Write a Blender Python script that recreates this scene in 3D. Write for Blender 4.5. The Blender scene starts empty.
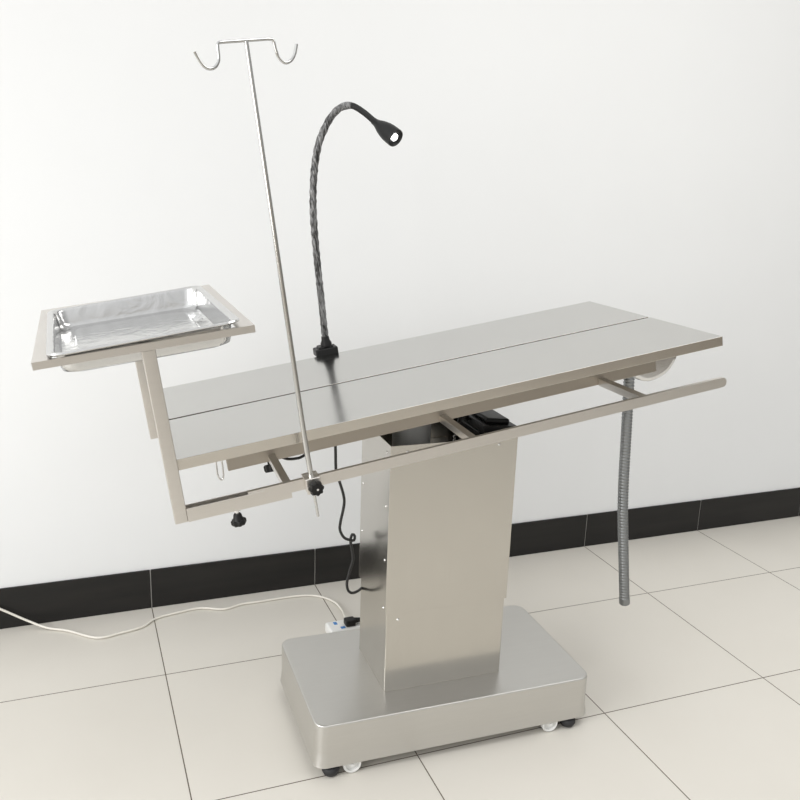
import bpy, bmesh, math, random
from mathutils import Matrix, Vector

random.seed(7)
SC = bpy.context.scene
COL = SC.collection
PI = math.pi

# ------------------------------------------------------------------ materials
def new_mat(name):
    m = bpy.data.materials.new(name)
    m.use_nodes = True
    nt = m.node_tree
    return m, nt, nt.nodes['Principled BSDF']

def plain(name, col, rough=.5, metal=0, spec=.5):
    m, nt, b = new_mat(name)
    b.inputs['Base Color'].default_value = (*col, 1)
    b.inputs['Roughness'].default_value = rough
    b.inputs['Metallic'].default_value = metal
    b.inputs['Specular IOR Level'].default_value = spec
    n = nt.nodes.new('ShaderNodeTexNoise'); n.inputs['Scale'].default_value = 30
    c = nt.nodes.new('ShaderNodeTexCoord'); nt.links.new(c.outputs['Object'], n.inputs['Vector'])
    r = nt.nodes.new('ShaderNodeMapRange')
    r.inputs['To Min'].default_value = max(0, rough-.05); r.inputs['To Max'].default_value = min(1, rough+.05)
    nt.links.new(n.outputs['Fac'], r.inputs['Value']); nt.links.new(r.outputs['Result'], b.inputs['Roughness'])
    return m

def steel(name, col=(.64, .62, .59), rough=.28, brush=(3, 60, 60), bump=.03, smudge=.08):
    """brushed stainless steel: fine grain along one axis plus soft smudges in the gloss"""
    m, nt, b = new_mat(name)
    N, Lk = nt.nodes.new, nt.links.new
    b.inputs['Metallic'].default_value = 1
    c = N('ShaderNodeTexCoord')
    mp = N('ShaderNodeMapping'); mp.inputs['Scale'].default_value = brush
    Lk(c.outputs['Object'], mp.inputs['Vector'])
    g = N('ShaderNodeTexNoise'); g.inputs['Scale'].default_value = 14; g.inputs['Detail'].default_value = 3
    Lk(mp.outputs['Vector'], g.inputs['Vector'])
    s = N('ShaderNodeTexNoise'); s.inputs['Scale'].default_value = 5; s.inputs['Detail'].default_value = 3
    Lk(c.outputs['Object'], s.inputs['Vector'])
    r = N('ShaderNodeMapRange'); r.inputs['From Min'].default_value = .3; r.inputs['From Max'].default_value = .7
    r.inputs['To Min'].default_value = rough-smudge*.5; r.inputs['To Max'].default_value = rough+smudge
    Lk(s.outputs['Fac'], r.inputs['Value']); Lk(r.outputs['Result'], b.inputs['Roughness'])
    mx = N('ShaderNodeMix'); mx.data_type = 'RGBA'
    mx.inputs['A'].default_value = (*[k*.975 for k in col], 1); mx.inputs['B'].default_value = (*[min(1, k*1.025) for k in col], 1)
    Lk(g.outputs['Fac'], mx.inputs['Factor']); Lk(mx.outputs['Result'], b.inputs['Base Color'])
    return m

STEEL = steel('brushed_steel', (.72, .69, .65), .335, (1, 12, 12), 0, .05)
STEEL_TOP = steel('brushed_steel_tabletop', (.585, .58, .56), .17, (.8, 12, 12), .012, .05)
STEEL_BASE = steel('brushed_steel_base', (.63, .62, .595), .325, (.8, 12, 12), 0, .05)
STEEL_EDGE_LIT = steel('brushed_steel_edge_lit', (.69, .65, .59), .21, (.8, 12, 12), 0, .05)  # tabletop steel with the floor's warm reflection put into its colour
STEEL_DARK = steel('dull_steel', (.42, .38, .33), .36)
STEEL_COL = steel('brushed_steel_column', (.585, .56, .515), .205, (9, 9, .6), .02, .05)
CHROME = plain('polished_chrome', (.80, .80, .80), .12, 1)
ROD = plain('drawn_steel_rod', (.60, .60, .59), .2, 1)
GALV = plain('galvanised_steel', (.62, .63, .63), .45, .5)
HOSE = plain('corrugated_metal', (.30, .31, .315), .42, 1)
BLACK = plain('black_plastic', (.010, .010, .010), .42, 0, .3)
RUBBER = plain('black_rubber', (.02, .02, .022), .6)
CABLE = plain('black_cable_sheath', (.012, .012, .012), .4)
WHITE = plain('white_plastic', (.80, .80, .78), .35)
WCABLE = plain('white_cable_sheath', (.78, .75, .68), .45)
BLUE = plain('blue_print', (.05, .22, .55), .5)
SHADOWGAP = plain('painted_black_metal', (.03, .03, .03), .5)

def film_mat():
    m, nt, b = new_mat('crinkled_plastic_film')
    N, Lk = nt.nodes.new, nt.links.new
    c = N('ShaderNodeTexCoord'); mp = N('ShaderNodeMapping'); mp.inputs['Scale'].default_value = (90, 90, 14)
    mp.inputs['Rotation'].default_value = (.5, .3, 0)
    Lk(c.outputs['Object'], mp.inputs['Vector'])
    n = N('ShaderNodeTexNoise'); n.inputs['Scale'].default_value = 1.6; n.inputs['Detail'].default_value = 4; n.inputs['Distortion'].default_value = 1.2
    Lk(mp.outputs['Vector'], n.inputs['Vector'])
    r = N('ShaderNodeValToRGB')
    r.color_ramp.elements[0].position = .40; r.color_ramp.elements[0].color = (.02, .02, .02, 1)
    r.color_ramp.elements[1].position = .72; r.color_ramp.elements[1].color = (.31, .31, .31, 1)
    Lk(n.outputs['Fac'], r.inputs['Fac']); Lk(r.outputs['Color'], b.inputs['Base Color'])
    b.inputs['Roughness'].default_value = .18
    bp = N('ShaderNodeBump'); bp.inputs['Strength'].default_value = .6; bp.inputs['Distance'].default_value = .003
    Lk(n.outputs['Fac'], bp.inputs['Height']); Lk(bp.outputs['Normal'], b.inputs['Normal'])
    return m
FILM = film_mat()

def pan_mat():
    m, nt, b = new_mat('bright_pressed_steel')
    N, Lk = nt.nodes.new, nt.links.new
    b.inputs['Metallic'].default_value = 1
    b.inputs['Base Color'].default_value = (.67, .67, .665, 1)
    b.inputs['Roughness'].default_value = .16
    c = N('ShaderNodeTexCoord')
    n = N('ShaderNodeTexNoise'); n.inputs['Scale'].default_value = 16; n.inputs['Detail'].default_value = 3; n.inputs['Distortion'].default_value = .8
    Lk(c.outputs['Object'], n.inputs['Vector'])
    bp = N('ShaderNodeBump'); bp.inputs['Strength'].default_value = .22; bp.inputs['Distance'].default_value = .012
    Lk(n.outputs['Fac'], bp.inputs['Height']); Lk(bp.outputs['Normal'], b.inputs['Normal'])
    return m
PAN = pan_mat()

def led_mat():
    m = bpy.data.materials.new('lit_led'); m.use_nodes = True
    nt = m.node_tree; b = nt.nodes['Principled BSDF']
    b.inputs['Base Color'].default_value = (1, 1, 1, 1)
    b.inputs['Emission Color'].default_value = (1, 1, 1, 1); b.inputs['Emission Strength'].default_value = 3
    return m
LED = led_mat()

def wall_mat():
    m, nt, b = new_mat('white_wall_paint')
    N, Lk = nt.nodes.new, nt.links.new
    c = N('ShaderNodeTexCoord')
    n = N('ShaderNodeTexNoise'); n.inputs['Scale'].default_value = 2.2; n.inputs['Detail'].default_value = 4
    Lk(c.outputs['Object'], n.inputs['Vector'])
    mx = N('ShaderNodeMix'); mx.data_type = 'RGBA'
    mx.inputs['A'].default_value = (.785, .795, .80, 1); mx.inputs['B'].default_value = (.815, .825, .83, 1)
    Lk(n.outputs['Fac'], mx.inputs['Factor']); Lk(mx.outputs['Result'], b.inputs['Base Color'])
    b.inputs['Roughness'].default_value = .75; b.inputs['Specular IOR Level'].default_value = .25
    f = N('ShaderNodeTexNoise'); f.inputs['Scale'].default_value = 90
    Lk(c.outputs['Object'], f.inputs['Vector'])
    bp = N('ShaderNodeBump'); bp.inputs['Strength'].default_value = .05; bp.inputs['Distance'].default_value = .002
    Lk(f.outputs['Fac'], bp.inputs['Height']); Lk(bp.outputs['Normal'], b.inputs['Normal'])
    return m

TILE, ROW0 = .6, .4405
def floor_mat():
    m, nt, b = new_mat('beige_floor_tiles')
    N, Lk = nt.nodes.new, nt.links.new
    c = N('ShaderNodeTexCoord'); sp = N('ShaderNodeSeparateXYZ'); Lk(c.outputs['Object'], sp.inputs['Vector'])
    def mth(op, a, v=None, w=None):
        k = N('ShaderNodeMath'); k.operation = op
        for i, q in enumerate((a, v, w)):
            if q is None: continue
            if hasattr(q, 'type'): Lk(q, k.inputs[i])
            else: k.inputs[i].default_value = q
        return k.outputs[0]
    def line(ax, off):
        t = mth('DIVIDE', mth('ADD', ax, off), TILE)
        fr = mth('FRACT', t)
        d = mth('MULTIPLY', mth('MINIMUM', fr, mth('SUBTRACT', 1.0, fr)), TILE)
        return mth('LESS_THAN', d, .0016), mth('FLOOR', t)
    lx, ix = line(sp.outputs['X'], 0.0); ly, iy = line(sp.outputs['Y'], ROW0)
    g = mth('MAXIMUM', lx, ly)
    cb = N('ShaderNodeCombineXYZ'); Lk(ix, cb.inputs[0]); Lk(iy, cb.inputs[1])
    wn = N('ShaderNodeTexWhiteNoise'); Lk(cb.outputs[0], wn.inputs['Vector'])
    n = N('ShaderNodeTexNoise'); n.inputs['Scale'].default_value = 3.5; n.inputs['Detail'].default_value = 5
    Lk(c.outputs['Object'], n.inputs['Vector'])
    f = mth('ADD', mth('MULTIPLY', n.outputs['Fac'], .7), mth('MULTIPLY', wn.outputs['Value'], .3))
    mx = N('ShaderNodeMix'); mx.data_type = 'RGBA'
    mx.inputs['A'].default_value = (.655, .622, .56, 1); mx.inputs['B'].default_value = (.71, .68, .62, 1)
    Lk(f, mx.inputs['Factor'])
    m2 = N('ShaderNodeMix'); m2.data_type = 'RGBA'; m2.inputs['B'].default_value = (.13, .105, .08, 1)
    Lk(g, m2.inputs['Factor']); Lk(mx.outputs['Result'], m2.inputs['A'])
    Lk(m2.outputs['Result'], b.inputs['Base Color'])
    r = mth('ADD', mth('MULTIPLY', n.outputs['Fac'], .12), mth('ADD', .26, mth('MULTIPLY', g, .4)))
    Lk(r, b.inputs['Roughness'])
    b.inputs['Specular IOR Level'].default_value = .35
    bp = N('ShaderNodeBump'); bp.inputs['Strength'].default_value = .3; bp.inputs['Distance'].default_value = .001; bp.invert = True
    Lk(g, bp.inputs['Height']); Lk(bp.outputs['Normal'], b.inputs['Normal'])
    return m

def skirting_mat():
    m, nt, b = new_mat('black_skirting_tile')
    N, Lk = nt.nodes.new, nt.links.new
    c = N('ShaderNodeTexCoord'); mp = N('ShaderNodeMapping'); mp.inputs['Scale'].default_value = (1.2, 8, 9)
    Lk(c.outputs['Object'], mp.inputs['Vector'])
    n = N('ShaderNodeTexNoise'); n.inputs['Scale'].default_value = 2.5; n.inputs['Detail'].default_value = 4
    Lk(mp.outputs['Vector'], n.inputs['Vector'])
    mx = N('ShaderNodeMix'); mx.data_type = 'RGBA'
    mx.inputs['A'].default_value = (.010, .010, .010, 1); mx.inputs['B'].default_value = (.026, .024, .022, 1)
    Lk(n.outputs['Fac'], mx.inputs['Factor']); Lk(mx.outputs['Result'], b.inputs['Base Color'])
    b.inputs['Roughness'].default_value = .35; b.inputs['Specular IOR Level'].default_value = .25
    return m

# ------------------------------------------------------------------ shape helpers (bmesh)
def add_box(bm, x0, x1, y0, y1, z0, z1, bev=0, seg=2, mat=None):
    tmp = bmesh.new()
    bmesh.ops.create_cube(tmp, size=1)
    for v in tmp.verts:
        v.co = Vector((x0+(v.co.x+.5)*(x1-x0), y0+(v.co.y+.5)*(y1-y0), z0+(v.co.z+.5)*(z1-z0)))
    if bev > 0:
        bmesh.ops.bevel(tmp, geom=list(tmp.edges), offset=bev, segments=seg, profile=.5, affect='EDGES')
    merge(bm, tmp, mat)

def merge(bm, tmp, mat=None):
    if mat is not None: bmesh.ops.transform(tmp, matrix=mat, verts=tmp.verts)
    me = bpy.data.meshes.new('tmp'); tmp.to_mesh(me); tmp.free()
    bm.from_mesh(me); bpy.data.meshes.remove(me)

def add_prism(bm, poly, z0, z1, bev=0, seg=2, mat=None, only_caps=True):
    """extrude a counter-clockwise polygon (x, y) from z0 to z1"""
    tmp = bmesh.new()
    lo = [tmp.verts.new((x, y, z0)) for x, y in poly]; hi = [tmp.verts.new((x, y, z1)) for x, y in poly]
    n = len(poly)
    tmp.faces.new(lo[::-1]); tmp.faces.new(hi)
    for i in range(n): tmp.faces.new((lo[i], lo[(i+1) % n], hi[(i+1) % n], hi[i]))
    if bev:
        ed = [e for e in tmp.edges if abs(e.verts[0].co.z-e.verts[1].co.z) < 1e-7 and e.verts[0].co.z > (z0+z1)/2]
        bmesh.ops.bevel(tmp, geom=ed, offset=bev, segments=seg, profile=.5, affect='EDGES')
    bmesh.ops.recalc_face_normals(tmp, faces=tmp.faces)
    merge(bm, tmp, mat)

def rrect(x0, x1, y0, y1, r, n=6):
    pts = []
    for cx, cy, a in ((x1-r, y0+r, -PI/2), (x1-r, y1-r, 0), (x0+r, y1-r, PI/2), (x0+r, y0+r, PI)):
        for i in range(n+1):
            t = a+PI/2*i/n; pts.append((cx+r*math.cos(t), cy+r*math.sin(t)))
    return pts

def axis_mat(p, d):
    """matrix that puts local z along d with origin p"""
    d = Vector(d).normalized()
    return Matrix.Translation(Vector(p)) @ d.to_track_quat('Z', 'Y').to_matrix().to_4x4()

def add_lathe(bm, prof, n=24, mat=None, closed=False):
    """profile (r, z) spun round z; r=0 ends close as poles"""
    tmp = bmesh.new(); rings = []
    for r, z in prof:
        if r < 1e-6: rings.append([tmp.verts.new((0, 0, z))])
        else: rings.append([tmp.verts.new((r*math.cos(2*PI*i/n), r*math.sin(2*PI*i/n), z)) for i in range(n)])
    pairs = list(zip(rings, rings[1:]))
    if closed: pairs.append((rings[-1], rings[0]))
    for a, b in pairs:
        for i in range(n):
            j = (i+1) % n
            if len(a) == 1 and len(b) == 1: continue
            if len(a) == 1: tmp.faces.new((a[0], b[j], b[i]))
            elif len(b) == 1: tmp.faces.new((a[i], a[j], b[0]))
            else: tmp.faces.new((a[i], a[j], b[j], b[i]))
    bmesh.ops.recalc_face_normals(tmp, faces=tmp.faces)
    merge(bm, tmp, mat)

def add_cyl(bm, p, q, r, n=16, bev=0):
    p, q = Vector(p), Vector(q); L = (q-p).length
    b = min(bev, r*.5, L*.4)
    prof = [(0, 0), (r-b, 0), (r, b), (r, L-b), (r-b, L), (0, L)] if b else [(0, 0), (r, 0), (r, L), (0, L)]
    add_lathe(bm, prof, n, axis_mat(p, q-p))

def smooth_path(pts, step):
    P = [Vector(p) for p in pts]; out = []
    for i in range(len(P)-1):
        a, b, c, d = P[max(i-1, 0)], P[i], P[i+1], P[min(i+2, len(P)-1)]
        n = max(2, int((c-b).length/step))
        for k in range(n):
            t = k/n
            out.append(.5*((2*b)+(-a+c)*t+(2*a-5*b+4*c-d)*t*t+(-a+3*b-3*c+d)*t**3))
    out.append(P[-1]); return out

def add_tube(bm, pts, r, n=10, rad=None):
    """sweep a circle along pts; rad(i, s) scales per ring"""
    tmp = bmesh.new(); rings = []; s = 0
    nrm = None
    for i, p in enumerate(pts):
        t = (pts[min(i+1, len(pts)-1)]-pts[max(i-1, 0)]).normalized()
        if nrm is None:
            nrm = t.orthogonal().normalized()
        nrm = (nrm-t*nrm.dot(t)).normalized(); bn = t.cross(nrm)
        if i: s += (p-pts[i-1]).length
        R = r if rad is None else rad(i, s)
        rings.append([tmp.verts.new(p+R*(math.cos(2*PI*k/n)*nrm+math.sin(2*PI*k/n)*bn)) for k in range(n)])
    for a, b in zip(rings, rings[1:]):
        for k in range(n): tmp.faces.new((a[k], a[(k+1) % n], b[(k+1) % n], b[k]))
    tmp.faces.new(rings[0][::-1]); tmp.faces.new(rings[-1])
    bmesh.ops.recalc_face_normals(tmp, faces=tmp.faces)
    merge(bm, tmp)

def add_beam(bm, p, q, w, h, side):
    """rectangular bar from p to q; w across along 'side', h across the other way"""
    p, q, s = Vector(p), Vector(q), Vector(side).normalized()
    d = (q-p); L = d.length; d.normalize(); s = (s-d*s.dot(d)).normalized(); u = d.cross(s)
    m = Matrix((( s.x, u.x, d.x, p.x), (s.y, u.y, d.y, p.y), (s.z, u.z, d.z, p.z), (0, 0, 0, 1)))
    add_box(bm, -w/2, w/2, -h/2, h/2, 0, L, .0012, 1, m)

def star_knob(bm, p, d, R, L, lobes=8):
    """lobed clamping knob: axis from p along d"""
    n = lobes*6; prof = []
    tmp = bmesh.new(); rings = []
    for f, z in ((.80, 0), (1, .18), (1, .72), (.86, 1)):
        rings.append([tmp.verts.new((R*f*(1+.10*math.cos(lobes*2*PI*k/n))*math.cos(2*PI*k/n)*.92,
                                     R*f*(1+.10*math.cos(lobes*2*PI*k/n))*math.sin(2*PI*k/n)*.92, z*L)) for k in range(n)])
    for a, b in zip(rings, rings[1:]):
        for k in range(n): tmp.faces.new((a[k], a[(k+1) % n], b[(k+1) % n], b[k]))
    tmp.faces.new(rings[0][::-1]); tmp.faces.new(rings[-1])
    bmesh.ops.recalc_face_normals(tmp, faces=tmp.faces)
    merge(bm, tmp, axis_mat(p, d))

# ------------------------------------------------------------------ object helpers
def obj(name, bm, mat, parent=None, frame=None, smooth=True, mats=None):
    me = bpy.data.meshes.new(name)
    bm.to_mesh(me); bm.free()
    me.materials.append(mat)
    for k in (mats or []): me.materials.append(k)
    if smooth:
        for p in me.polygons: p.use_smooth = True
        me.set_sharp_from_angle(angle=math.radians(48))
    o = bpy.data.objects.new(name, me); COL.objects.link(o)
    if smooth:                                                       # keep big faces flat beside small bevels
        wn = o.modifiers.new('weighted_normals', 'WEIGHTED_NORMAL'); wn.keep_sharp = True; wn.weight = 90
    fw = frame if frame is not None else Matrix.Identity(4)
    if parent is not None:
        o.parent = parent
        o.matrix_parent_inverse = Matrix.Identity(4)
        o.matrix_basis = WORLD[parent.name].inverted() @ fw
    else:
        o.matrix_basis = fw
    WORLD[o.name] = fw.copy()
    return o
WORLD = {}

def thing(name, label, cat, frame, group=None):
    o = bpy.data.objects.new(name, None); COL.objects.link(o)
    o.empty_display_size = .05
    o.matrix_basis = frame; WORLD[o.name] = frame.copy()
    o['label'] = label; o['category'] = cat
    if group: o['group'] = group
    return o

def struct(name, bm, mat, parent=None, smooth=False):
    o = obj(name, bm, mat, parent, None, smooth)
    if parent is None: o['kind'] = 'structure'
    return o

def copy_part(src, parent, frame):
    c = src.copy(); COL.objects.link(c)
    c.parent = parent; c.matrix_parent_inverse = Matrix.Identity(4)
    c.matrix_basis = WORLD[parent.name].inverted() @ frame
    WORLD[c.name] = frame.copy()
    return c

# ------------------------------------------------------------------ frames
BX, BY, YAW = .7206, -.8386, -.0231
FB = Matrix.Translation((BX, BY, 0)) @ Matrix.Rotation(YAW, 4, 'Z')             # base of the table on the floor
Ou = Vector((0.7069426908716127, -0.8505844697424497, 1.0522497642771562))
U = Vector((0.9842466301233105, -0.05132877188543172, 0.1691860758680812))
V = Vector((0.054431543224699785, 0.9984228337293091, -0.013749625089938267))
Wn = Vector((-0.16821348992599972, 0.02274208136186151, 0.9854882138017917))
FT = Matrix(((U.x, V.x, Wn.x, Ou.x), (U.y, V.y, Wn.y, Ou.y), (U.z, V.z, Wn.z, Ou.z), (0, 0, 0, 1)))   # tilted tabletop
FH = FT @ Matrix.Translation((-.727, -.38, .264)) @ Matrix.Rotation(.042, 4, 'Z') @ Matrix.Rotation(.027, 4, 'Y') @ Matrix.Rotation(.02, 4, 'X')

FR = FT @ Matrix.Translation((.006, .0195, -.0065))                                  # the side rail and what is clamped to it

# ------------------------------------------------------------------ setting
XL, XR, YF = -2.6, 4.6, -5.6
bm = bmesh.new(); add_box(bm, XL, XR, YF, .12, -.1, 0); struct('floor', bm, floor_mat())
bm = bmesh.new(); add_box(bm, XL, XR, .008, .12, 0, 3.1); struct('wall_back', bm, wall_mat())
bm = bmesh.new(); add_box(bm, XL, XR, .003, .0078, .0005, .1462)
grout = plain('pale_grout', (.42, .41, .39), .8)
skirt_bm = bmesh.new()
k = -4
while k*TILE < XR:
    a, b = max(XL, k*TILE+.0016), min(XR, (k+1)*TILE-.0016)
    if b > a: add_box(skirt_bm, a, b, 0, .0078, .0005, .147, .0012, 1)
    k += 1
sk = struct('baseboard_back', skirt_bm, skirting_mat())
g = obj('grout', bm, grout, sk)

# ------------------------------------------------------------------ operating table
table = thing('operating_table', 'stainless steel veterinary operating table with tilted split top on a square column', 'operating table', FB)
H, K = .4043, .2234
ZT, ZB = .1569, .034

# base cover: sheet-steel box with rounded corners and a slight flare at the foot
bm = bmesh.new()
tmp_poly = rrect(-H, H, -K, K, .034, 9)
tmp = bmesh.new(); n = len(tmp_poly); rings = []
levels = [(-.0010, ZB), (.004, ZB), (.0030, ZB+.006), (.0005, ZB+.03), (0, ZB+.045), (0, ZT-.004), (-.0012, ZT-.0012), (-.004, ZT)]
for off, z in levels:
    s = (H+off)/H; t = (K+off)/K
    rings.append([tmp.verts.new((x*s, y*t, z)) for x, y in tmp_poly])
for a, b in zip(rings, rings[1:]):
    for i in range(n): tmp.faces.new((a[i], a[(i+1) % n], b[(i+1) % n], b[i]))
tmp.faces.new(rings[-1]); tmp.faces.new(rings[0][::-1])
bmesh.ops.recalc_face_normals(tmp, faces=tmp.faces); merge(bm, tmp)
base = obj('base', bm, STEEL_BASE, table, FB)

# rubber feet and casters under the base
foot_bm = bmesh.new()
add_lathe(foot_bm, [(0, 0), (.012, 0), (.019, .004), (.0235, .013), (.0235, .02), (.019, .026), (.010, .028), (.006, ZB), (0, ZB)], 24)
foot = None
for x, y in ((-.360, -.206), (.347, -.206), (-.360, .195), (.347, .195)):
    fr = FB @ Matrix.Translation((x, y, 0))
    if foot is None: foot = obj('foot', foot_bm, RUBBER, base, fr)
    else: copy_part(foot, base, fr)
wheel_bm = bmesh.new()
prof = [(.0, -.008), (.008, -.008), (.009, -.002), (.0175, -.002), (.0185, -.009), (.0225, -.010), (.025, -.007), (.025, .007), (.0225, .010), (.0185, .009), (.0175, .002), (.009, .002), (.008, .008), (0, .008)]
add_lathe(wheel_bm, prof, 28, Matrix.Rotation(PI/2, 4, 'X'))
add_cyl(wheel_bm, (0, -.013, 0), (0, .013, 0), .004)
wheel = None
for x, y in ((-.305, -.213), (.282, -.213), (-.305, .203), (.282, .203)):
    fr = FB @ Matrix.Translation((x, y, .0255))
    if wheel is None: wheel = obj('caster_wheel', wheel_bm, WHITE, base, fr); wheel['label'] = 'white caster wheel'
    else: copy_part(wheel, base, fr)

# telescopic column
ZS, ZC = .392, .864
lower_u, lower_v = (-.1895, .1590), (-.1233, .1085)
upper_u, upper_v = (-.1940, .1630), (-.1280, .1130)
bm = bmesh.new(); add_box(bm, *lower_u, *lower_v, ZT-.001, .80, .0025, 2)
lower = obj('lower_column', bm, STEEL_COL, table, FB)
bm = bmesh.new()
add_box(bm, upper_u[0], upper_u[1], upper_v[0], upper_v[0]+.0022, ZS, ZC, .0008, 1)
add_box(bm, upper_u[0], upper_u[1], upper_v[1]-.0022, upper_v[1], ZS, ZC, .0008, 1)
add_box(bm, upper_u[0], upper_u[0]+.0022, upper_v[0]+.0010, upper_v[1]-.0010, ZS, ZC, .0008, 1)
add_box(bm, upper_u[1]-.0022, upper_u[1], upper_v[0]+.0010, upper_v[1]-.0010, ZS, ZC, .0008, 1)
# folded lip round the open top of the left side
add_box(bm, upper_u[0]+.002, upper_u[0]+.020, upper_v[0]+.003, upper_v[0]+.005, ZC-.05, ZC-.002, .0008, 1)
upper = obj('upper_column', bm, STEEL_COL, table, FB)
screw_bm = bmesh.new(); add_lathe(screw_bm, [(0, .0022), (.0018, .0021), (.0034, .0012), (.0040, 0), (.0036, -.0004), (0, -.0004)], 14)
screw = None
spots = [((-.1487, upper_v[0], .8455), (0, -1, 0)), ((.1088, upper_v[0], .846), (0, -1, 0)),
         ((upper_u[0], -.099, .839), (-1, 0, 0)), ((upper_u[0], -.103, .6935), (-1, 0, 0)), ((upper_u[0], -.108, .5438), (-1, 0, 0)),
         ((upper_u[0], -.108, .405), (-1, 0, 0)), ((upper_u[0], .094, .6859), (-1, 0, 0)), ((upper_u[0], .094, .5422), (-1, 0, 0)), ((upper_u[0], .094, .83), (-1, 0, 0))]
for p, d in spots:
    fr = FB @ axis_mat(p, d)
    if screw is None: screw = obj('screw', screw_bm, CHROME, upper, fr)
    else: copy_part(screw, upper, fr)
copy_part(screw, lower, FB @ axis_mat((-.1564, lower_v[0], .372), (0, -1, 0)))

# lifting mast and black actuator housing inside the open column
bm = bmesh.new()
add_lathe(bm, [(0, .80), (.052, .80), (.052, .925), (.046, .930), (0, .930)], 32, Matrix.Translation((-.085, .015, 0)))
mast = obj('lifting_mast', bm, GALV, table, FB)
bm = bmesh.new()
RB = Matrix.Translation((.022, .012, -.004)) @ Matrix.Rotation(.10, 4, 'Y')
add_box(bm, -.022, .060, -.062, .062, .80, .865, .004, 2, RB)
add_box(bm, -.020, .088, -.080, .072, .863, .888, .004, 2, RB)
add_box(bm, .0, .07, -.055, .05, .886, .902, .006, 2, RB)
add_tube(bm, smooth_path([(.03, -.04, .885), (.045, -.02, .906), (.07, .01, .900), (.085, .03, .872)], .006), .006, 10)
act = obj('actuator_housing', bm, BLACK, table, FB)
for x, z in ((.012, .853), (.012, .842)):
    bm = bmesh.new(); add_lathe(bm, [(0, .004), (.004, .003), (.005, 0), (0, 0)], 14)
    obj('bolt', bm, CHROME, act, FB @ axis_mat((x, -.0535, z), (0, -1, 0)))

# split tabletop
X0, X1, YE, YB = -.7270, .6274, .3213, .3285
TK = .0245
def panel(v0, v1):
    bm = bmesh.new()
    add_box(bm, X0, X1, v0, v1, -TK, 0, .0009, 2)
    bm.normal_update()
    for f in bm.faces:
        if abs(f.normal.z) < .5: f.material_index = 1                # folded edges, coloured lighter and warmer than the top as reflected light
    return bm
front_panel = obj('tabletop_panel', panel(-YE, -.0080), STEEL_TOP, table, FT, True, [STEEL_EDGE_LIT])
obj('tabletop_panel', panel(.0020, YB), STEEL_TOP, table, FT, True, [STEEL_EDGE_LIT])

# under-frame: two long beams, cross members and the head plate on the mast
WB = -.1105
def beam(v0, v1, u0=-.613, u1=.543):
    bm = bmesh.new(); add_box(bm, u0, u1, v0, v1, WB, -TK-.0002, .0015, 1); return bm
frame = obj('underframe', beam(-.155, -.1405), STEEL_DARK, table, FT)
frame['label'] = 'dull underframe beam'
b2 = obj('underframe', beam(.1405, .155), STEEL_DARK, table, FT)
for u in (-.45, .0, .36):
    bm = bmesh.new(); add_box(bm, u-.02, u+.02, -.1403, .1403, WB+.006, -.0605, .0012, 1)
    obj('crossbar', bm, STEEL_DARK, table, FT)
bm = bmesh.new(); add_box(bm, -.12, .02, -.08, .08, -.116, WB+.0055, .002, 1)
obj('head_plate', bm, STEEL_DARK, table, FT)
bm = bmesh.new()
add_box(bm, X0+.01, X1-.06, -.022, -.020, -.058, -TK-.0002); add_box(bm, X0+.01, X1-.06, .020, .022, -.058, -TK-.0002)
add_box(bm, X0+.01, X1-.06, -.022, .022, -.060, -.058)
obj('drain_gutter', bm, STEEL_DARK, table, FT, False)
bm = bmesh.new(); add_box(bm, X0+.002, X1-.002, -.0078, .0018, -.0195, -.0025)
obj('gap_shade', bm, RUBBER, table, FT, False)  # dark strip added to stand for the shade inside the gap
# locking knob and black pad seen below the beam
bm = bmesh.new()
star_knob(bm, (-.514, -.140, -.122), (0, -.3, -1), .016, .018)
add_cyl(bm, (-.514, -.140, -.1106), (-.514, -.140, -.126), .005)
obj('lock_knob', bm, BLACK, table, FT)
bm = bmesh.new(); add_box(bm, -.665, -.637, -.29, -.262, -.033, -TK-.0002, .002, 1)
obj('rubber_pad', bm, BLACK, table, FT)
bm = bmesh.new()
add_tube(bm, smooth_path([(-.640, -.262, -.025), (-.642, -.262, -.055), (-.643, -.262, -.075), (-.640, -.262, -.0855), (-.635, -.262, -.0875), (-.631, -.262, -.078), (-.629, -.262, -.055), (-.628, -.262, -.025)], .003), .0021, 8)
obj('wire_hook', bm, CHROME, table, FT)

# side rail with its three arms
bm = bmesh.new()
zr0, zr1 = -.1085, -.0840
pts = [(-.600, zr0), (.571, zr0)]
rr = (zr1-zr0)/2
for i in range(1, 10):
    t = -PI/2+PI*i/10; pts.append((.584+rr*1.0*math.cos(t), (zr0+zr1)/2+rr*math.sin(t)))
pts += [(.571, zr1), (-.600, zr1)]
add_prism(bm, pts, -.005, .005, 0, 2, Matrix.Translation((0, -.38, 0)) @ Matrix.Rotation(PI/2, 4, 'X'))
rail = obj('side_rail', bm, STEEL, table, FR)
for u in (-.514, -.079, .369):
    bm = bmesh.new(); add_beam(bm, (u, -.1746, -.0960), (u, -.3748, -.0960), .018, .020, (1, 0, 0))
    obj('rail_bracket', bm, STEEL, rail, FR)

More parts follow.
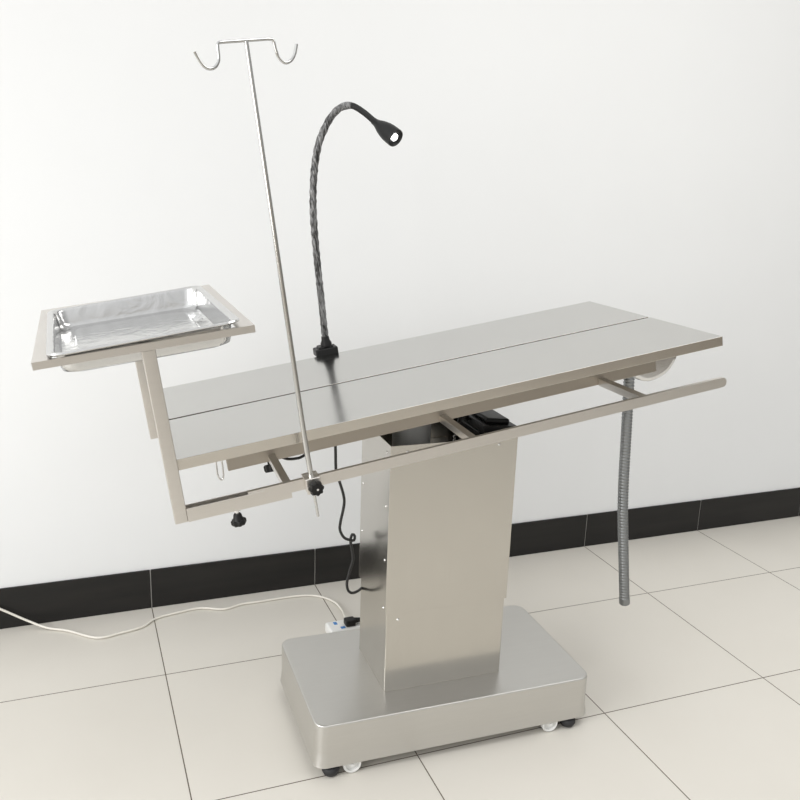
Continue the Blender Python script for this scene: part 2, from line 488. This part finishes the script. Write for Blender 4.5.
# pressed drain bowl under the head end of the gap
bm = bmesh.new()
ol = [(.440, -.0247), (.446, -.058), (.468, -.098), (.498, -.128), (.528, -.1405), (.560, -.1385), (.590, -.1270), (.608, -.1110), (.622, -.0900), (.624, -.060), (.624, -.0247)]
sm = [(p.x, p.y) for p in smooth_path([(x, y, 0) for x, y in ol], .006)]
tmp = bmesh.new(); rings = []
for inset, y in ((.012, -.1395), (.005, -.1385), (.0012, -.1340), (0, -.126), (0, -.108), (.0012, -.100), (.005, -.0955), (.012, -.0945)):
    rings.append([tmp.verts.new((.534+(x-.534)*(1-inset/.095), y, -.0247+(z+.0247)*(1-inset/.115))) for x, z in sm])
n = len(sm)
for p, q in zip(rings, rings[1:]):
    for i in range(n): tmp.faces.new((p[i], p[(i+1) % n], q[(i+1) % n], q[i]))
tmp.faces.new(rings[0]); tmp.faces.new(rings[-1][::-1])
bmesh.ops.recalc_face_normals(tmp, faces=tmp.faces); merge(bm, tmp)
bowl = obj('drain_bowl', bm, CHROME, table, FT)

# ------------------------------------------------------------------ drain hose
hp = [(.600, .05, 1.120), (.612, .045, 1.06), (0.6104, 0.04, 1.0023), (0.6107, 0.04, 0.9566), (0.6166, 0.04, 0.8635), (0.6219, 0.04, 0.7686), (0.6294, 0.04, 0.6389), (0.6382, 0.04, 0.539), (0.6518, 0.04, 0.4364), (0.6664, 0.04, 0.3313), (0.6826, 0.04, 0.2163)]
path = [Vector(p) for p in smooth_path(hp, .002)]
bm = bmesh.new()
add_tube(bm, path, .0165, 16, lambda i, s: .0158+.0011*math.sin(2*PI*s/.0100))
hose_root = thing('drain_hose', 'grey corrugated metal drain hose hanging from the right end of the steel table', 'hose', FB @ Matrix.Translation((.600, .05, 1.120)))
obj('hose_tube', bm, HOSE, hose_root, FB)
bm = bmesh.new()
e, d = path[-1], (path[-1]-path[-6]).normalized()
add_lathe(bm, [(.012, .006), (.0150, .006), (.0172, .003), (.0172, -.016), (.0160, -.019), (.012, -.019)], 24, axis_mat(e, d), True)
obj('end_collar', bm, HOSE, hose_root, FB)
bm = bmesh.new()
add_lathe(bm, [(0, .012), (.021, .012), (.021, -.018), (.017, -.022), (0, -.022)], 24, axis_mat(path[0], (0, 0, 1)))
obj('top_collar', bm, HOSE, hose_root, FB)

# ------------------------------------------------------------------ instrument tray holder
holder = thing('tray_holder', 'beige steel tray holder on two square arms at the left end of the table', 'tray holder', FH)
HW, D = .211, .627
def ring(bm, x0, x1, y0, y1, z0, z1, wx, wf, wb, t=.002):
    """angle-iron ring: a flat flange of width w at z1 and an outer skirt down to z0"""
    tmp = bmesh.new()
    o = [(x0, y0), (x1, y0), (x1, y1), (x0, y1)]
    inner = [(x0+wx, y0+wf), (x1-wx, y0+wf), (x1-wx, y1-wb), (x0+wx, y1-wb)]
    def off(k): return [(x0+k, y0+k), (x1-k, y0+k), (x1-k, y1-k), (x0+k, y1-k)]
    loops = [[(p[0], p[1], z1) for p in inner], [(p[0], p[1], z1) for p in o], [(p[0], p[1], z0) for p in o],
             [(p[0], p[1], z0) for p in off(t)], [(p[0], p[1], z1-t) for p in off(t)], [(p[0], p[1], z1-t) for p in inner]]
    R = [[tmp.verts.new(c) for c in l] for l in loops]
    for i in range(6):
        a, b = R[i], R[(i+1) % 6]
        for k in range(4): tmp.faces.new((a[k], a[(k+1) % 4], b[(k+1) % 4], b[k]))
    bmesh.ops.recalc_face_normals(tmp, faces=tmp.faces); merge(bm, tmp)
bm = bmesh.new(); ring(bm, -HW, HW, 0, D, -.015, 0, .036, .010, .072)
obj('tray_frame', bm, STEEL, holder, FH, False)
for v0 in (0, .603):
    bm = bmesh.new(); add_box(bm, -.0135, .0130, v0+.0022, v0+.0240, -.386, -.0152 if v0 else -.0152, .0015, 1)
    obj('arm', bm, STEEL, holder, FH)
bm = bmesh.new()                                                     # sleeve that slides over the rail
s0, s1, vv0, vv1, w0, w1 = .0132, .2350, -.0125, .0125, -.3860, -.3560
VS = .0125
add_box(bm, s0, s1, VS+vv0, VS+vv0+.002, w0, w1, .0006, 1); add_box(bm, s0, s1, VS+vv1-.002, VS+vv1, w0, w1, .0006, 1)
add_box(bm, s0, s1, VS+vv0+.0010, VS+vv1-.0010, w0+.0002, w0+.002, .0005, 1)
sleeve = obj('rail_sleeve', bm, STEEL, holder, FH)
bm = bmesh.new(); add_box(bm, .0132, .10, .6052, .6258, -.386, -.358, .0012, 1)
obj('rail_sleeve', bm, STEEL, holder, FH)
bm = bmesh.new()
add_lathe(bm, [(0, 0), (.0075, 0), (.0075, -.005), (.004, -.006), (.004, -.016), (.009, -.018), (.010, -.022), (.009, -.027), (0, -.027)], 16, Matrix.Translation((.115, VS, w0)))
ks = obj('knob_stem', bm, CHROME, sleeve, FH)
bm = bmesh.new()
star_knob(bm, (.115, VS, w0-.024), (0.05, 0, -1), .0165, .013)
add_lathe(bm, [(0, -.011), (.007, -.011), (.009, -.014), (.010, -.020), (.013, -.026), (0, -.026)], 20, Matrix.Translation((.115, VS, w0)))
obj('knob', bm, BLACK, sleeve, FH)

# ------------------------------------------------------------------ instrument pan lying in the holder
FP = FH @ Matrix.Translation((-.003, .2690, .0005)) @ Matrix.Rotation(.018, 4, 'Z')
pan = bmesh.new()
def pan_ring(hx, hy, r, z, n=7): return [(x, y, z) for x, y in rrect(-hx, hx, -hy, hy, r, n)]
px, py = .184, .272
lv = [(px, py, .030, .0045), (px+.0012, py+.0012, .031, .0070), (px, py, .030, .0090), (px-.004, py-.004, .028, .0095), (px-.010, py-.010, .026, .0085),
      (px-.014, py-.014, .028, .004), (px-.018, py-.018, .030, -.024), (px-.021, py-.021, .032, -.034), (px-.030, py-.030, .034, -.0380),
      (px-.048, py-.048, .034, -.0380), (px-.052, py-.052, .034, -.0350), (px-.060, py-.060, .034, -.0345)]
tmp = bmesh.new(); R = []
for hx, hy, r, z in lv: R.append([tmp.verts.new(c) for c in pan_ring(hx, hy, r, z)])
for a, b in zip(R, R[1:]):
    n = len(a)
    for i in range(n): tmp.faces.new((a[i], a[(i+1) % n], b[(i+1) % n], b[i]))
tmp.faces.new(R[-1])
# the right back corner of the rim is bent up a little
for v in tmp.verts:
    if v.co.z > 0:
        f = max(0, (v.co.x-.05)/.13)*max(0, (v.co.y-.12)/.16)
        v.co.z += .007*f
        f = max(0, (v.co.x-.09)/.09)*max(0, (-v.co.y-.18)/.10)
        v.co.z += .006*f
bmesh.ops.recalc_face_normals(tmp, faces=tmp.faces)
for f in tmp.faces: pass
merge(pan, tmp)
po = obj('instrument_pan', pan, PAN, None, FP)
sol = po.modifiers.new('thickness', 'SOLIDIFY'); sol.thickness = .0012; sol.offset = 0
po['label'] = 'shiny rectangular steel instrument pan lying in the raised tray holder'; po['category'] = 'pan'

# ------------------------------------------------------------------ drip pole
FRP = FT @ Matrix.Translation((.003, .0195, .0026)); FRC = FT @ Matrix.Translation((.003, .0195, -.0065))
pole_root = thing('iv_pole', 'thin chrome drip pole with two hooks clamped upright to the side rail', 'IV pole', FR @ Matrix.Translation((-.461, -.398, -.095)))
PV = -.3975
bm = bmesh.new()
add_tube(bm, [Vector((-.4608, PV, -.110)), Vector((-.4605, PV, 0.0)), Vector((-.4400, PV, .770)), Vector((-.4398, PV, .7795))], .0048, 14, lambda i, s: .0056 if i < 2 else .0042)
add_tube(bm, [Vector((-.4608, PV, -.181)), Vector((-.4608, PV, -.108))], .0030, 12)
obj('pole', bm, ROD, pole_root, FRP)
al = .3
FK = FRP @ Matrix.Translation((-.44, PV, 0)) @ Matrix.Rotation(al, 4, 'Z')
hk = [(-0.1044, 0.7679), (-0.0995, 0.7551), (-0.0926, 0.7429), (-0.0823, 0.7372), (-0.07, 0.7398), (-0.0614, 0.7502), (-0.0588, 0.7653), (-0.0574, 0.7777), (-0.0517, 0.7804), (-.025, .7808), (0.0022, 0.7811), (.025, .7811), (0.0495, 0.7811), (0.0562, 0.7779), (0.0583, 0.762), (0.0619, 0.7477), (0.0727, 0.7377), (0.0861, 0.74), (0.0969, 0.7509), (0.1047, 0.7692)]
bm = bmesh.new()
add_tube(bm, smooth_path([(x, 0, z) for x, z in hk], .003), .0030, 10)
hb = obj('hook_bar', bm, ROD, pole_root, FK)
bm = bmesh.new()
add_box(bm, -.477, -.444, -.4150, -.3856, -.1115, -.0765, .002, 2)
add_box(bm, -.477, -.444, -.3858, -.3700, -.0832, -.0768, .0015, 1)
add_box(bm, -.477, -.444, -.3745, -.3700, -.1115, -.0800, .0015, 1)
cl = obj('rail_clamp', bm, STEEL, pole_root, FRC)
bm = bmesh.new()
star_knob(bm, (-.4600, -.4190, -.0950), (.10, -1, 0), .0165, .018)
add_cyl(bm, (-.4600, -.4145, -.0950), (-.4600, -.4220, -.0950), .009, 16, .001)
kn = obj('clamp_knob', bm, BLACK, cl, FRC)
bm = bmesh.new()
add_lathe(bm, [(0, .002), (.0025, .002), (.003, 0), (0, 0)], 16, axis_mat((-.4580, -.4368, -.0950), (.10, -1, 0)))
obj('knob_cap', bm, CHROME, kn, FRC)

# ------------------------------------------------------------------ gooseneck lamp
lamp = thing('gooseneck_lamp', 'black gooseneck examination lamp clamped to the back edge of the tabletop', 'lamp', FT @ Matrix.Translation((-.24, .345, .0)))
LV = .345
neck = [(-.2362, LV, .018), (-.2345, LV, .0716), (-.2292, LV, .1599), (-.2244, LV, .2522), (-.2170, LV, .3592), (-.2072, LV, .4412), (-.1902, LV, .5208), (-.1680, LV, .5851), (-.1444, LV, .6247), (-.1226, .343, .6520), (-.0995, .339, .6710), (-.0790, .334, .6775), (-.0590, .325, .6745), (-.0350, .312, .654), (-.0103, .300, .6249)]
npath = smooth_path(neck, .004)
bm = bmesh.new(); add_tube(bm, npath, .0085, 14)
obj('gooseneck', bm, BLACK, lamp, FT)
cut = [i for i, p in enumerate(npath) if p.x < -.0600]
wp = npath[3:cut[-1]+1]
bm = bmesh.new()
rnd = [random.uniform(-.0003, .0005) for _ in range(400)]
add_tube(bm, wp, .0102, 14, lambda i, s: .0100+rnd[(i//2) % 400]+.0006*math.sin(i*.9))
wr = obj('plastic_wrap', bm, FILM, lamp, FT); wr['label'] = 'crinkled grey plastic wrap round the neck'
bm = bmesh.new()
P0, P1 = Vector((-.0103, .300, .6249)), Vector((.0231, .235, .5743))
ax = P1-P0; L = ax.length
add_lathe(bm, [(0, -.006), (.0095, -.006), (.0100, .002), (.0125, .012), (.0185, .028), (.0230, .046), (.0250, .062), (.0255, L-.004), (.0245, L), (.0215, L+.0005), (.0195, L-.004), (.0100, L-.010), (0, L-.010)], 32, axis_mat(P0, ax))
head = obj('lamp_head', bm, BLACK, lamp, FT)
bm = bmesh.new()
add_lathe(bm, [(0, L-.0010), (.0075, L-.0015), (.0102, L-.0040), (.0102, L-.0096), (0, L-.0096)], 24, axis_mat(P0, ax))
obj('lens', bm, LED, head, FT)
bm = bmesh.new()
add_box(bm, -.273, -.206, YB+.0004, YB+.048, -.004, .0190, .004, 2)
add_box(bm, -.268, -.211, YB+.0004, YB+.012, -.06, -.002, .003, 2)
add_box(bm, -.262, -.217, YB+.004, YB+.044, .0175, .0245, .004, 2)
clp = obj('table_clamp', bm, BLACK, lamp, FT)
bm = bmesh.new()
add_lathe(bm, [(0, .024), (.0165, .024), (.0165, .032), (.0125, .040), (.0110, .052), (0, .052)], 24, Matrix.Translation((-.2360, LV, 0)))
obj('collar', bm, BLACK, clp, FT)

# ------------------------------------------------------------------ black power cable: table -> loop -> behind the column -> plug
cb = [(-0.4706, 0.05, 0.832), (-0.431, 0.05, 0.795), (-0.3961, 0.05, 0.7896), (-0.3691, 0.05, 0.800), (-0.3176, 0.05, .8420), (-0.2925, 0.05, 0.8350), (-0.2884, 0.05, 0.8100), (-0.2859, 0.05, 0.7478), (-0.2771, 0.05, 0.7183), (-0.2636, 0.05, 0.6736), (-0.2616, 0.05, 0.6441), (-0.2708, 0.05, 0.595), (-0.2718, 0.05, 0.5714), (-0.2599, 0.05, 0.5476), (-0.2424, 0.05, 0.538), (-.2300, .052, .5350), (-0.2265, 0.058, 0.5445), (-0.2320, 0.064, 0.5480), (-0.2375, 0.060, 0.5284), (-0.2325, 0.05, 0.4823), (-0.2406, 0.05, 0.4466), (-0.2487, 0.05, 0.4108), (-0.2453, 0.05, 0.3855), (-0.2302, 0.06, 0.3693), (-0.2064, 0.08, 0.3620), (-.150, .135, .35), (-.06, .175, .30), (.0, .21, .20), (.015, .30, .09), (-.01, .40, .055), (-.035, .447, .052), (-.070, .4535, .0510)]
cable = thing('power_cable', 'black mains cable hanging below the table and looping behind the column', 'cable', FB @ Matrix.Translation((-.26, .05, .6)))
bm = bmesh.new(); add_tube(bm, smooth_path(cb, .006), .0040, 10)
obj('cord', bm, CABLE, cable, FB)
bm = bmesh.new()
MP = Matrix.Translation((-.1130, .452, .0395)) @ Matrix.Rotation(.06, 4, 'Z')
add_box(bm, -.020, .016, -.017, .017, -.0030, .0200, .005, 2, MP)
add_lathe(bm, [(0, 0), (.0105, 0), (.0085, .012), (.0060, .030), (0, .030)], 16, MP @ Matrix.Translation((.014, 0, .010)) @ Matrix.Rotation(PI/2, 4, 'Y'))
obj('plug', bm, BLACK, cable, FB)

# ------------------------------------------------------------------ white power strip on the floor behind the base
strip = thing('power_strip', 'white power strip on the floor behind the table base', 'power strip', FB @ Matrix.Translation((-.10, .465, 0)))
bm = bmesh.new()
MS = Matrix.Translation((-.105, .465, 0)) @ Matrix.Rotation(.06, 4, 'Z')
add_box(bm, -.085, .17, -.034, .034, 0.0005, .0360, .008, 3, MS)
obj('casing', bm, WHITE, strip, FB)
for x in (.030, .085, .14):
    bm = bmesh.new(); add_box(bm, x-.016, x+.016, -.016, .016, .0358, .0366, .0003, 1, MS)
    sk_ = obj('socket', bm, plain('socket_face', (.70, .70, .68), .4), strip, FB)
for x0, x1, y0, y1 in ((-.046, -.030, -.028, -.014), (-.060, -.048, .004, .022)):
    bm = bmesh.new(); add_box(bm, x0, x1, y0, y1, .0357, .0365, .0003, 1, MS)
    bl = obj('label_print', bm, BLUE, strip, FB); bl['label'] = 'small blue printed mark'
bm = bmesh.new(); add_box(bm, -.068, -.048, -.0348, -.0338, .014, .030, .0003, 1, MS)
bl = obj('label_print', bm, BLUE, strip, FB); bl['label'] = 'small blue printed mark'
wc = [(-1.15, -.030, .42), (-.90, -.020, .30), (-0.70, -.016, .215), (-0.5711, -0.014, 0.1362), (-0.486, -0.014, 0.0826), (-0.405, -0.022, 0.030), (-0.345, -0.050, 0.0085), (-0.2792, -0.085, 0.0050), (-0.1907, -0.160, 0.0050), (-.115, -.152, .005), (-0.0414, -0.1312, 0.0050), (0.0056, -0.0892, 0.0050), (0.0896, -0.0679, 0.0050), (0.1637, -0.0609, 0.0050), (0.2398, -0.0923, 0.0050), (0.3074, -0.0751, 0.0050), (0.3728, -0.076, 0.0050), (0.4662, -0.0732, 0.0050), (0.5401, -0.08, 0.0050), (0.5908, -0.1039, 0.0050), (0.6286, -0.1605, 0.0060), (0.6353, -0.2316, 0.0100), (.6270, -.290, .019), (.6215, -.3385, .021)]
wc = [p for p in wc if p[0] > -.75]
bm = bmesh.new(); add_tube(bm, smooth_path(wc, .008), .0040, 10)
obj('cord', bm, WCABLE, strip)

# ------------------------------------------------------------------ light
w = bpy.data.worlds.new('room_light'); SC.world = w; w.use_nodes = True
nt = w.node_tree; bg = nt.nodes['Background']
tc = nt.nodes.new('ShaderNodeTexCoord'); sp = nt.nodes.new('ShaderNodeSeparateXYZ'); nt.links.new(tc.outputs['Generated'], sp.inputs['Vector'])
mr = nt.nodes.new('ShaderNodeMapRange'); mr.interpolation_type = 'SMOOTHSTEP'
mr.inputs['From Min'].default_value = -.9; mr.inputs['From Max'].default_value = .9
nt.links.new(sp.outputs['X'], mr.inputs['Value'])
mx = nt.nodes.new('ShaderNodeMix'); mx.data_type = 'RGBA'                       # the room is bright on the window side, dim on the other
mx.inputs['A'].default_value = (.985, .995, 1.0, 1); mx.inputs['B'].default_value = (.31, .31, .31, 1)
nt.links.new(mr.outputs['Result'], mx.inputs['Factor'])
mz = nt.nodes.new('ShaderNodeMapRange'); mz.interpolation_type = 'SMOOTHSTEP'             # dimmer and warmer towards the far floor
mz.inputs['From Min'].default_value = -.12; mz.inputs['From Max'].default_value = .30
nt.links.new(sp.outputs['Z'], mz.inputs['Value'])
mc = nt.nodes.new('ShaderNodeMix'); mc.data_type = 'RGBA'
mc.inputs['A'].default_value = (.52, .465, .39, 1); mc.inputs['B'].default_value = (1, 1, 1, 1)
nt.links.new(mz.outputs['Result'], mc.inputs['Factor'])
ml = nt.nodes.new('ShaderNodeMix'); ml.data_type = 'RGBA'; ml.blend_type = 'MULTIPLY'; ml.inputs['Factor'].default_value = 1
nt.links.new(mx.outputs['Result'], ml.inputs['A']); nt.links.new(mc.outputs['Result'], ml.inputs['B'])
nt.links.new(ml.outputs['Result'], bg.inputs['Color'])
bg.inputs['Strength'].default_value = .98

def area(name, loc, target, sx, sy, power, col=(1, 1, 1)):
    l = bpy.data.lights.new(name, 'AREA'); l.shape = 'RECTANGLE'; l.size = sx; l.size_y = sy; l.energy = power; l.color = col
    o = bpy.data.objects.new(name, l); COL.objects.link(o); o.location = loc
    o.rotation_euler = (Vector(target)-Vector(loc)).to_track_quat('-Z', 'Y').to_euler()
    return o
area('window_daylight', (-2.5, -2.0, 1.7), (.6, -.3, 1.0), 2.0, 1.8, 44, (1, 1, 1))
area('overhead_fill', (1.7, -1.7, 3.05), (1.7, -1.5, 0), 2.6, 1.2, 24, (1, .99, .97))  # unseen light added overhead to brighten the upper right of the wall

# ------------------------------------------------------------------ camera (solved from the floor tiles)
f, yw, pt, rl = 857.47718, .3747, .25921, -.03522
cx, cyy, cz = -.21067, -2.87995, 1.53009
fw = Vector((math.sin(yw)*math.cos(pt), math.cos(yw)*math.cos(pt), -math.sin(pt)))
rt = Vector((math.cos(yw), -math.sin(yw), 0)); dn = fw.cross(rt)
r2 = math.cos(rl)*rt+math.sin(rl)*dn; d2 = -math.sin(rl)*rt+math.cos(rl)*dn
cam = bpy.data.cameras.new('camera'); co = bpy.data.objects.new('camera', cam); COL.objects.link(co)
cam.sensor_width = 36; cam.sensor_fit = 'HORIZONTAL'; cam.lens = f/800*36; cam.clip_start = .05
up, bk = -d2, -fw
co.matrix_world = Matrix(((r2.x, up.x, bk.x, cx), (r2.y, up.y, bk.y, cyy), (r2.z, up.z, bk.z, cz), (0, 0, 0, 1)))
SC.camera = co

vs = SC.view_settings
vs.view_transform = 'Standard'; vs.look = 'None'; vs.exposure = .43; vs.gamma = 1; vs.use_curve_mapping = False
